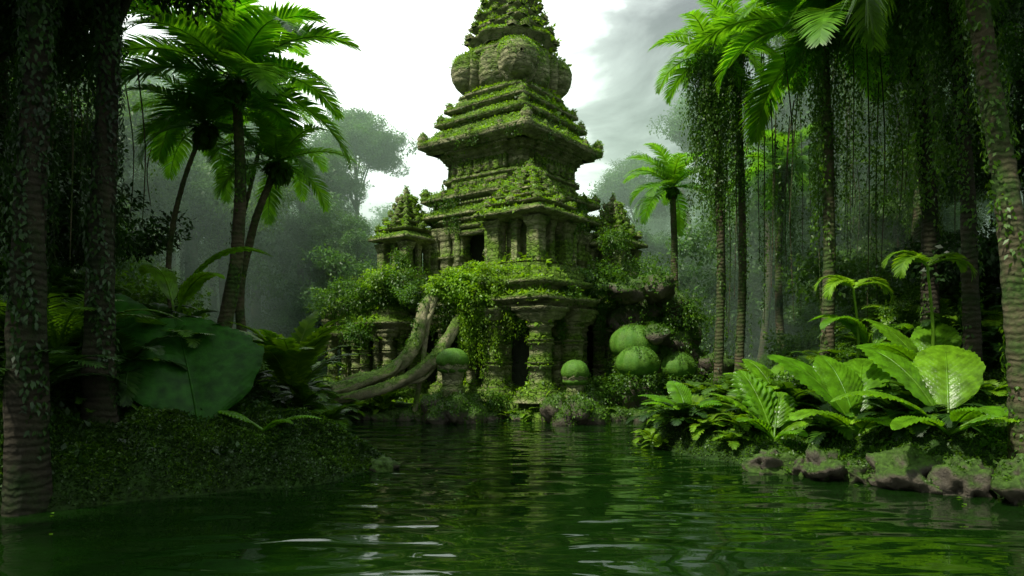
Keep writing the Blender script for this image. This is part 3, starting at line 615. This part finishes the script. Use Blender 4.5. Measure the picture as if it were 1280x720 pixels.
tree('jungle_tree',(-13.5,46,gz(-13.5,46)-.5),11.5,3.0,34,CL_far,.2,(0,0),1.0,1.25)
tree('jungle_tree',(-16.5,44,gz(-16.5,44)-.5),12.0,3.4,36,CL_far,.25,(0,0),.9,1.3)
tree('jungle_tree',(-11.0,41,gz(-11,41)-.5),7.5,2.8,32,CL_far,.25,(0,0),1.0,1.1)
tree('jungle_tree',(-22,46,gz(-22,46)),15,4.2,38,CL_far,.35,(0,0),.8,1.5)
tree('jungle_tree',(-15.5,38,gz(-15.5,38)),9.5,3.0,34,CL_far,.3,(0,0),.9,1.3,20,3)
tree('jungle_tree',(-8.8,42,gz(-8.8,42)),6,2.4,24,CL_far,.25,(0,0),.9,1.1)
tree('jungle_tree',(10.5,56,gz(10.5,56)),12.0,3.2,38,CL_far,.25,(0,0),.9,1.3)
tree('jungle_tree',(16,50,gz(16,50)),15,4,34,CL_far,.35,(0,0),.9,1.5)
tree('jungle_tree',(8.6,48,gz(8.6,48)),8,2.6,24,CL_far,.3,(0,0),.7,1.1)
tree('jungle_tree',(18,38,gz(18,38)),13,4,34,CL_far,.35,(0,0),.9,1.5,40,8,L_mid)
A=Acc(); B_=Acc(); R=random.Random(17)
for k in range(62):
    if k<54: x=R.uniform(7,14.5); y=R.uniform(18,28); zt=R.uniform(9.5,13.5); zb=R.uniform(2.6,7)
    else: x=R.uniform(-11,-8.6); y=R.uniform(13,19); zt=R.uniform(8.5,10.5); zb=R.uniform(4,7)
    dx=R.uniform(-.35,.35); tube(A,[(x,y,zt),(x+dx,y,(zt+zb)/2),(x+dx*.6,y,zb)],[.02,.018,.01],5,rings=8)
    if R.random()<.75: strands(B_,[(x,y,zt)],[zt-zb],.1,R.randint(10,34),.1)
obj('hanging_lianas',A.mesh('hanging_lianas',M_bark)); obj('liana_leaves',B_.mesh('liana_leaves',L_mid))
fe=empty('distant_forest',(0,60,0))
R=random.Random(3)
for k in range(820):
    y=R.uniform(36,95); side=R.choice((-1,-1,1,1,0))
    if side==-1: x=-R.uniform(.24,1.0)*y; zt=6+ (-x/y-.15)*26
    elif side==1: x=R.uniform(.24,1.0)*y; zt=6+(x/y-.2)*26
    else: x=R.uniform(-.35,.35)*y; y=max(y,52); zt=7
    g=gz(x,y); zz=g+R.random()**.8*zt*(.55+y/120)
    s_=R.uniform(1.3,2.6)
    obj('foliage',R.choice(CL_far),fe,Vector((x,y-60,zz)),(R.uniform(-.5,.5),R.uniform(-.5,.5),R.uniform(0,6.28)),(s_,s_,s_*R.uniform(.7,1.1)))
A=Acc()
for k in range(90):
    y=R.uniform(34,75); x=R.choice((-1,1))*R.uniform(.26,.95)*y; g=gz(x,y); h=R.uniform(7,13)
    tube(A,[(x,y-60,g-.5),(x+R.uniform(-.6,.6),y-60,g+h*.5),(x+R.uniform(-1,1),y-60,g+h)],[.28,.2,.12],7,rings=8)
obj('trunks',A.mesh('trunks',M_bark,True),fe)
ue=empty('jungle_undergrowth',(0,20,0))
for k in range(380):
    if R.random()<.48: y=R.uniform(13,36); lim=max(9.8,.5*y); x=-R.uniform(lim,lim+12)
    else: y=R.uniform(15,36); lim=max(10.5,.42*y); x=R.uniform(lim,lim+12)
    depth=abs(x)-lim; zt=2+min(depth,6)*1.3
    zz=gz(x,y)+R.random()*zt; s_=R.uniform(.7,1.5)
    obj('foliage',R.choice(CL_dark if y<20 else CL_mid),ue,Vector((x,y-20,zz)),(R.uniform(-.5,.5),R.uniform(-.5,.5),R.uniform(0,6.28)),s_)
for k in range(170):
    sd_=R.choice((-1,1)); y=R.uniform(17,31); x=sd_*R.uniform(6.4,12)
    if 24<y and abs(x)<8: continue
    obj('foliage',R.choice(CL_mid),ue,Vector((x,y-20,gz(x,y)+R.uniform(0,.5))),(R.uniform(-.3,.3),R.uniform(-.3,.3),R.uniform(0,6.28)),R.uniform(.3,.75))

FE=[crown('fern_a',L_mid,13,1.0,.26,11,26,.045,.25,1.2,1.5,.3),crown('fern_b',L_bright,11,.9,.3,12,18,.07,.2,1.15,1.5,.3),crown('fern_c',L_dark,14,1.1,.3,13,28,.05,.1,1.2,1.6,.4)]
f=empty('fern_undergrowth',(0,15,0))
for k in range(300):
    if R.random()<.5: x=-R.uniform(3.2,11); y=R.uniform(12,24)
    else: x=R.uniform(4,12); y=R.uniform(12.5,25)
    sd=sdist(np.array([x]),np.array([y]))[0]
    if sd<.35: continue
    if x<0 and y<15.5 and x>-6.6: continue
    pr=R.choice((FE[2],FE[0],FE[0]) if x<0 else (FE[0],FE[1],FE[2]))
    obj('fern',pr,f,Vector((x,y-15,gz(x,y)+.05)),(R.uniform(-.2,.2),R.uniform(-.2,.2),R.uniform(0,6.28)),R.uniform(.6,1.25))
for x,y,s_ in((1.2,24.0,1.0),(2.0,23.8,.9),(.7,24.3,.8),(3.0,24.2,.9),(-.1,24.4,.6),(3.6,24.9,.8),(4.3,18.5,.8),(4.0,17.6,.7),(4.7,16.6,.8),(4.3,17.0,.6),(5.2,15.6,.7),(1.6,24.2,.8),(-4.6,24.6,.7),(-5.5,24.4,.8),(4.9,15.2,.6),(3.7,18.2,.7),(3.7,17.0,.6)):
    obj('fern',FE[1],f,Vector((x,y-15,max(.05,gz(x,y)))),(0,0,R.uniform(0,6.28)),s_)

def bigleaf(A,base,az,el,L,W,droop=1.2,stalk=.25,pl=14,roll=0,ser=0,shape=.75,pamp=.03):
    n=72;m_=10; p=np.array(base,float); e=el; pts=[];Ts=[]
    tot=L*(1+stalk)
    for i in range(n+1):
        t=np.array([math.cos(e)*math.cos(az),math.cos(e)*math.sin(az),math.sin(e)]); pts.append(p.copy());Ts.append(t)
        p=p+t*tot/n; e-=droop/n*(.3+1.4*i/n)
    pts=np.array(pts);Ts=np.array(Ts)
    S0=norm(np.cross(Ts,[0,0,1.])); N0=np.cross(S0,Ts)
    tube(A,(pts+N0*.008)[[0,18,36,54,72]],[.032,.026,.020,.014,.005],6,rings=24)
    s0=stalk/(1+stalk); u=np.linspace(0,1,n+1); k=u>=s0; C=pts[k];T=Ts[k]; u=(u[k]-s0)/(1-s0)
    S=norm(np.cross(T,[0,0,1.])); N=np.cross(S,T)
    S2=S*math.cos(roll)+N*math.sin(roll); N2=N*math.cos(roll)-S*math.sin(roll)
    w=W*.5*np.clip(np.sin(np.pi*np.clip(u,0,1)**shape),0,1)**.65
    w=w*(1-.03*np.sin(u*23+az)-.02*np.sin(u*41))
    if ser: w=w*(1-ser*((u*pl)%1))
    v=np.linspace(-1,1,2*m_+1); av=np.abs(v)
    ph=(u[:,None]-.25*av[None])*pl*2*np.pi
    X=C[:,None]+S2[:,None]*(v[None,:,None]*w[:,None,None])+T[:,None]*(av[None,:,None]**1.3*w[:,None,None]*.35)
    hgt=.28*av[None]*w[:,None]-.30*av[None]**2*w[:,None]+pamp*np.sin(ph)*np.minimum(av[None]*3,1)*(w[:,None]/(W*.5))+.05*np.sin(u[:,None]*9+az+v[None]*2)*av[None]**2*w[:,None]
    X=X+N2[:,None]*hgt[...,None]
    a,b=X.shape[:2]; id_=np.arange(a*b).reshape(a,b); A.add(X.reshape(-1,3),np.stack([id_[:-1,:-1],id_[:-1,1:],id_[1:,1:],id_[1:,:-1]],-1).reshape(-1,4))
def plant(name,base,mat,lv):
    e=empty(name,base); A=Acc()
    for l in lv: bigleaf(A,(0,0,0),**l)
    obj('leaves',A.mesh('leaves',mat,True),e)
r_=math.radians
D_=lambda az,el,L,W,**k:dict(az=r_(az),el=r_(el),L=L,W=W,**k)
plant('broadleaf_plant',(7.1,14.0,gz(7.1,14.0)),L_big,[D_(150,62,2.0,1.2,droop=.9,pl=12,roll=.2),D_(60,60,2.0,1.1,droop=.9,pl=12),D_(100,70,1.7,1.0,droop=.8),D_(200,40,1.5,.8,droop=1.3,pl=12),D_(30,50,1.6,.85,droop=1.5),D_(330,35,1.4,.7,droop=1.2),D_(265,40,1.2,.65,droop=1.2)])
plant('broadleaf_plant',(5.6,14.6,gz(5.6,14.6)),L_big,[D_(110,66,1.5,1.15,droop=.6,pl=9,ser=.3,pamp=.05),D_(165,55,1.4,.85,droop=.9,ser=.25,pl=9),D_(60,60,1.15,.8,droop=.7,ser=.3,pl=9),D_(20,40,1.1,.55,droop=1.2),D_(215,45,1.1,.6,droop=1.1,ser=.25,pl=9),D_(290,35,.8,.45,droop=1.1)])
plant('broadleaf_plant',(8.0,12.5,gz(8.0,12.5)),L_big,[D_(120,62,2.0,1.15,droop=.9,pl=14),D_(165,45,1.8,.9,droop=1.4,pl=14),D_(215,25,1.7,.55,droop=.9,pl=14),D_(60,65,1.9,1.2,droop=.9),D_(350,35,1.5,.6,droop=1.2),D_(270,50,1.2,.65,droop=1.5),D_(310,30,1.3,.5,droop=1.0)])
plant('broadleaf_plant',(9.2,14.8,gz(9.2,14.8)),L_big,[D_(190,60,1.9,.9,droop=1.5),D_(130,68,1.9,1.0,droop=.9),D_(60,66,1.9,1.0,droop=.9),D_(240,60,1.5,.7,droop=1.6)])
plant('broadleaf_plant',(6.5,16.6,gz(6.5,16.6)),L_big,[D_(120,65,1.3,.8,droop=.9,ser=.2),D_(170,55,1.3,.7,droop=1.2),D_(60,62,1.3,.7,droop=1.0),D_(240,50,1.0,.5,droop=1.3)])
plant('broadleaf_plant',(8.6,16.4,gz(8.6,16.4)+.6),L_big,[D_(200,75,1.7,.6,droop=2.4),D_(160,78,1.6,.6,droop=2.1),D_(20,70,1.5,.6,droop=2.2)])
plant('broadleaf_plant',(4.4,17.0,gz(4.4,17.0)),L_big,[D_(150,45,1.2,.6,droop=1.0),D_(190,40,1.1,.5,droop=1.0),D_(100,60,1.2,.6,droop=.9),D_(240,45,.9,.4,droop=1.2),D_(310,50,.9,.4,droop=1.2),D_(20,50,.9,.4,droop=1.2)])
for x,y,z in((8.7,14.3,4.2),(8.1,16.2,3.9)):
    e=empty('arching_palm_plant',(x,y,gz(x,y))); A=Acc()
    zz=z-gz(x,y); tube(A,[(0,0,-.2),(.12,0,zz*.5),(0,0,zz)],[.045,.035,.025],8,rings=20,ringamp=.05)
    for az,el in((175,.9),(205,.6),(10,.8),(330,.5),(100,.9)): frond(A,(0,0,zz),r_(az),el,1.1,.32,30,2.6,.06,.5)
    obj('fronds',A.mesh('fronds',L_bright),e)
plant('giant_leaf_plant',(-5.7,12.5,gz(-5.7,12.5)-.15),L_bigdark,[D_(130,58,2.7,2.9,droop=.35,stalk=.08,pl=18,roll=.1,pamp=.03,shape=.78)])
plant('giant_leaf_plant',(-7.6,13.0,gz(-7.6,13.0)),L_bigdark,[D_(120,60,1.8,1.5,droop=.5,pl=18,pamp=.014,shape=.6),D_(60,50,1.6,1.2,droop=.7,pl=18,pamp=.014,shape=.6)])
plant('broadleaf_plant',(-4.7,12.9,gz(-4.7,12.9)+.1),L_big,[D_(175,35,1.0,.26,droop=.9),D_(10,30,.9,.22,droop=.9),D_(330,35,.7,.18,droop=1.1)])
plant('broadleaf_plant',(-7.4,15.0,gz(-7.4,15)+.5),L_big,[D_(15,78,2.4,.6,droop=2.0,ser=.15),D_(140,75,2.0,.55,droop=2.0),D_(330,65,1.7,.5,droop=1.8)])
def fanplant(name,base,L,n,mat,azs,el=1.1,seed=0,ll=.4,w=.09):
    e=empty(name,base); A=Acc(); r=random.Random(seed)
    for k in range(n):
        az=r_(azs[0]+(azs[1]-azs[0])*k/max(1,n-1)+r.uniform(-8,8)); frond(A,(0,0,0),az,el*r.uniform(.7,1.2),L*r.uniform(.8,1.1),ll,26,1.3*r.uniform(.7,1.3),w,.25,0,.03,.1)
    obj('fronds',A.mesh('fronds',mat),e)
fanplant('fan_leaf_plant',(-5.2,16.2,gz(-5.2,16.2)+.3),2.1,19,L_bright,(0,340),1.25,1,.5,.13)
fanplant('fan_leaf_plant',(-6.9,15.8,gz(-6.9,15.8)),1.4,10,L_mid,(0,340),1.0,2)
fanplant('fan_leaf_plant',(-7.9,11.2,gz(-7.9,11.2)+.3),1.9,12,L_dark,(0,340),.9,3,.5,.06)
fanplant('fan_leaf_plant',(-8.4,12.6,gz(-8.4,12.6)+.4),2.2,16,L_mid,(0,340),.9,4,.5,.06)
fanplant('fan_leaf_plant',(-7.2,14.2,gz(-7.2,14.2)),1.6,12,L_mid,(0,340),.9,6,.4,.06)
fanplant('fan_leaf_plant',(6.3,19,gz(6.3,19)),1.4,12,L_mid,(0,340),1.0,5,.4,.09)
fanplant('fan_leaf_plant',(7.6,20.5,gz(7.6,20.5)),1.5,12,L_bright,(0,340),1.0,7,.4,.09)
fanplant('fan_leaf_plant',(-4.6,24.9,gz(-4.6,24.9)),1.2,10,L_bright,(0,340),1.0,8,.3,.07)

for i,(x,y,r0,r1,r2) in enumerate(((5.3,13.7,.45,.3,.3),(6.0,13.1,.5,.35,.38),(6.95,12.2,.62,.45,.45),(7.65,11.6,.42,.35,.5),(8.3,11.0,.6,.4,.45),(6.5,12.7,.3,.25,.26),(8.9,10.5,.6,.5,.5),(5.7,13.4,.25,.2,.2))):
    A=Acc(); rockblob(A,(0,0,0),(r0,r1,r2),i*3.3+1,24,.45); e=obj('rock',A.mesh('rock',M_rock,True),None,(x,y,.1),(0,0,i))
    v,f_=A.arr(); A=Acc(); scatter(A,v,f_,900,.04,.55,2,.2); obj('moss',A.mesh('moss',L_moss),e)
A=Acc(); rockblob(A,(0,0,0),(.35,.3,.2),9,18,.4); obj('rock',A.mesh('rock',M_rock,True),None,(-2.7,14.0,.03))
n=260; X=rng.uniform(-9,9,n); Y=rng.uniform(8,24,n); sd=sdist(X,Y); k=(sd<-.1)&(sd>-1.2); X=X[k];Y=Y[k]; A=Acc(); m_=len(X)
a_=rng.uniform(0,6.28,m_); leaves(A,np.stack([X,Y,np.full(m_,.012)],-1),np.stack([np.cos(a_),np.sin(a_),a_*0],-1),np.tile([0,0,1.],(m_,1)),rng.uniform(.06,.16,m_),rng.uniform(.04,.08,m_),.02)
obj('floating_leaves',A.mesh('floating_leaves',L_mid))

# ------------------------------------------------------------ mist
m,nt=mat_new('mist'); c_=(.70,.95,.74,1)
v=nd(nt,'ShaderNodeVolumeScatter'); v.inputs['Color'].default_value=c_; v.inputs['Density'].default_value=.022; v.inputs['Anisotropy'].default_value=.2
v2=nd(nt,'ShaderNodeVolumeAbsorption'); v2.inputs['Color'].default_value=c_; v2.inputs['Density'].default_value=.022
ad=nd(nt,'ShaderNodeAddShader'); nt.links.new(v.outputs[0],ad.inputs[0]); nt.links.new(v2.outputs[0],ad.inputs[1])
o=nd(nt,'ShaderNodeOutputMaterial'); nt.links.new(ad.outputs[0],o.inputs['Volume'])
for c,h in(((0,80,9),(90,45,12)),((40,27.4,7),(30.5,7.5,9)),((-40,27.4,7),(30.5,7.5,9))):
    A=Acc(); box(A,(0,0,0),h,0,0); obj('mist',A.mesh('mist',m),None,c)

# ------------------------------------------------------------ light
w=bpy.data.worlds.new('World'); scene.world=w; w.use_nodes=True; nt=w.node_tree; nt.nodes.clear(); L=nt.links.new
sdir=Vector((-.52,-.34,1.0)).normalized()
elev=math.asin(sdir.z); azm=math.atan2(sdir.x,sdir.y)
sky=nd(nt,'ShaderNodeTexSky'); sky.sky_type='NISHITA'; sky.sun_disc=False; sky.sun_elevation=elev; sky.sun_rotation=azm
tc=nd(nt,'ShaderNodeTexCoord'); mp=nd(nt,'ShaderNodeMapping'); mp.inputs['Scale'].default_value=(1,1,2.0); L(tc.outputs['Generated'],mp.inputs[0])
nz=nd(nt,'ShaderNodeTexNoise'); nz.inputs['Scale'].default_value=3.6; nz.inputs['Detail'].default_value=9; nz.inputs['Roughness'].default_value=.55; nz.inputs['Distortion'].default_value=.5; L(mp.outputs[0],nz.inputs[0])
dp=nd(nt,'ShaderNodeVectorMath',operation='DOT_PRODUCT'); dp.inputs[1].default_value=Vector((-.42,.88,.2)).normalized(); L(tc.outputs['Generated'],dp.inputs[0])
mr=nd(nt,'ShaderNodeMapRange'); mr.inputs[1].default_value=.74; mr.inputs[2].default_value=.95; mr.inputs[3].default_value=-.14; mr.inputs[4].default_value=.42; L(dp.outputs['Value'],mr.inputs[0])
nzs=nd(nt,'ShaderNodeMath',operation='MULTIPLY_ADD'); nzs.inputs[1].default_value=1.7; nzs.inputs[2].default_value=-.32; L(nz.outputs[0],nzs.inputs[0])
ad=nd(nt,'ShaderNodeMath',operation='ADD'); L(nzs.outputs[0],ad.inputs[0]); L(mr.outputs[0],ad.inputs[1])
rp=ramp(nt,[(.1,(1.7,2.0,2.0)),(.42,(3.8,4.3,4.2)),(.62,(7.8,8.8,8.3)),(.85,(24,25.5,24.5))]); L(ad.outputs[0],rp.inputs[0])
sx=nd(nt,'ShaderNodeSeparateXYZ'); L(tc.outputs['Generated'],sx.inputs[0])
zr=nd(nt,'ShaderNodeMapRange'); zr.inputs[1].default_value=.48; zr.inputs[2].default_value=.9; zr.inputs[3].default_value=1; zr.inputs[4].default_value=3.6; L(sx.outputs[2],zr.inputs[0])
sc=nd(nt,'ShaderNodeVectorMath',operation='SCALE'); L(rp.outputs[0],sc.inputs[0]); L(zr.outputs[0],sc.inputs['Scale'])
mx=nd(nt,'ShaderNodeMix',data_type='RGBA'); mx.inputs[0].default_value=.94; L(sky.outputs[0],mx.inputs[6]); L(sc.outputs[0],mx.inputs[7])
bg=nd(nt,'ShaderNodeBackground'); bg.inputs['Strength'].default_value=.1; L(mx.outputs[2],bg.inputs[0])
o=nd(nt,'ShaderNodeOutputWorld'); L(bg.outputs[0],o.inputs[0])
sl=bpy.data.lights.new('sun','SUN'); sl.energy=5; sl.angle=r_(2); sl.color=(1,.96,.82)
so=obj('sun',sl); so.rotation_euler=sdir.to_track_quat('Z','Y').to_euler()
cam=bpy.data.cameras.new('camera'); cam.lens=24; cam.sensor_width=36; cam.shift_y=80/1280; cam.clip_end=800; cam.clip_start=.05
co=obj('camera',cam,None,(0,0,2.4),(math.pi/2,0,0)); scene.camera=co
print('done',time.time()-T0)
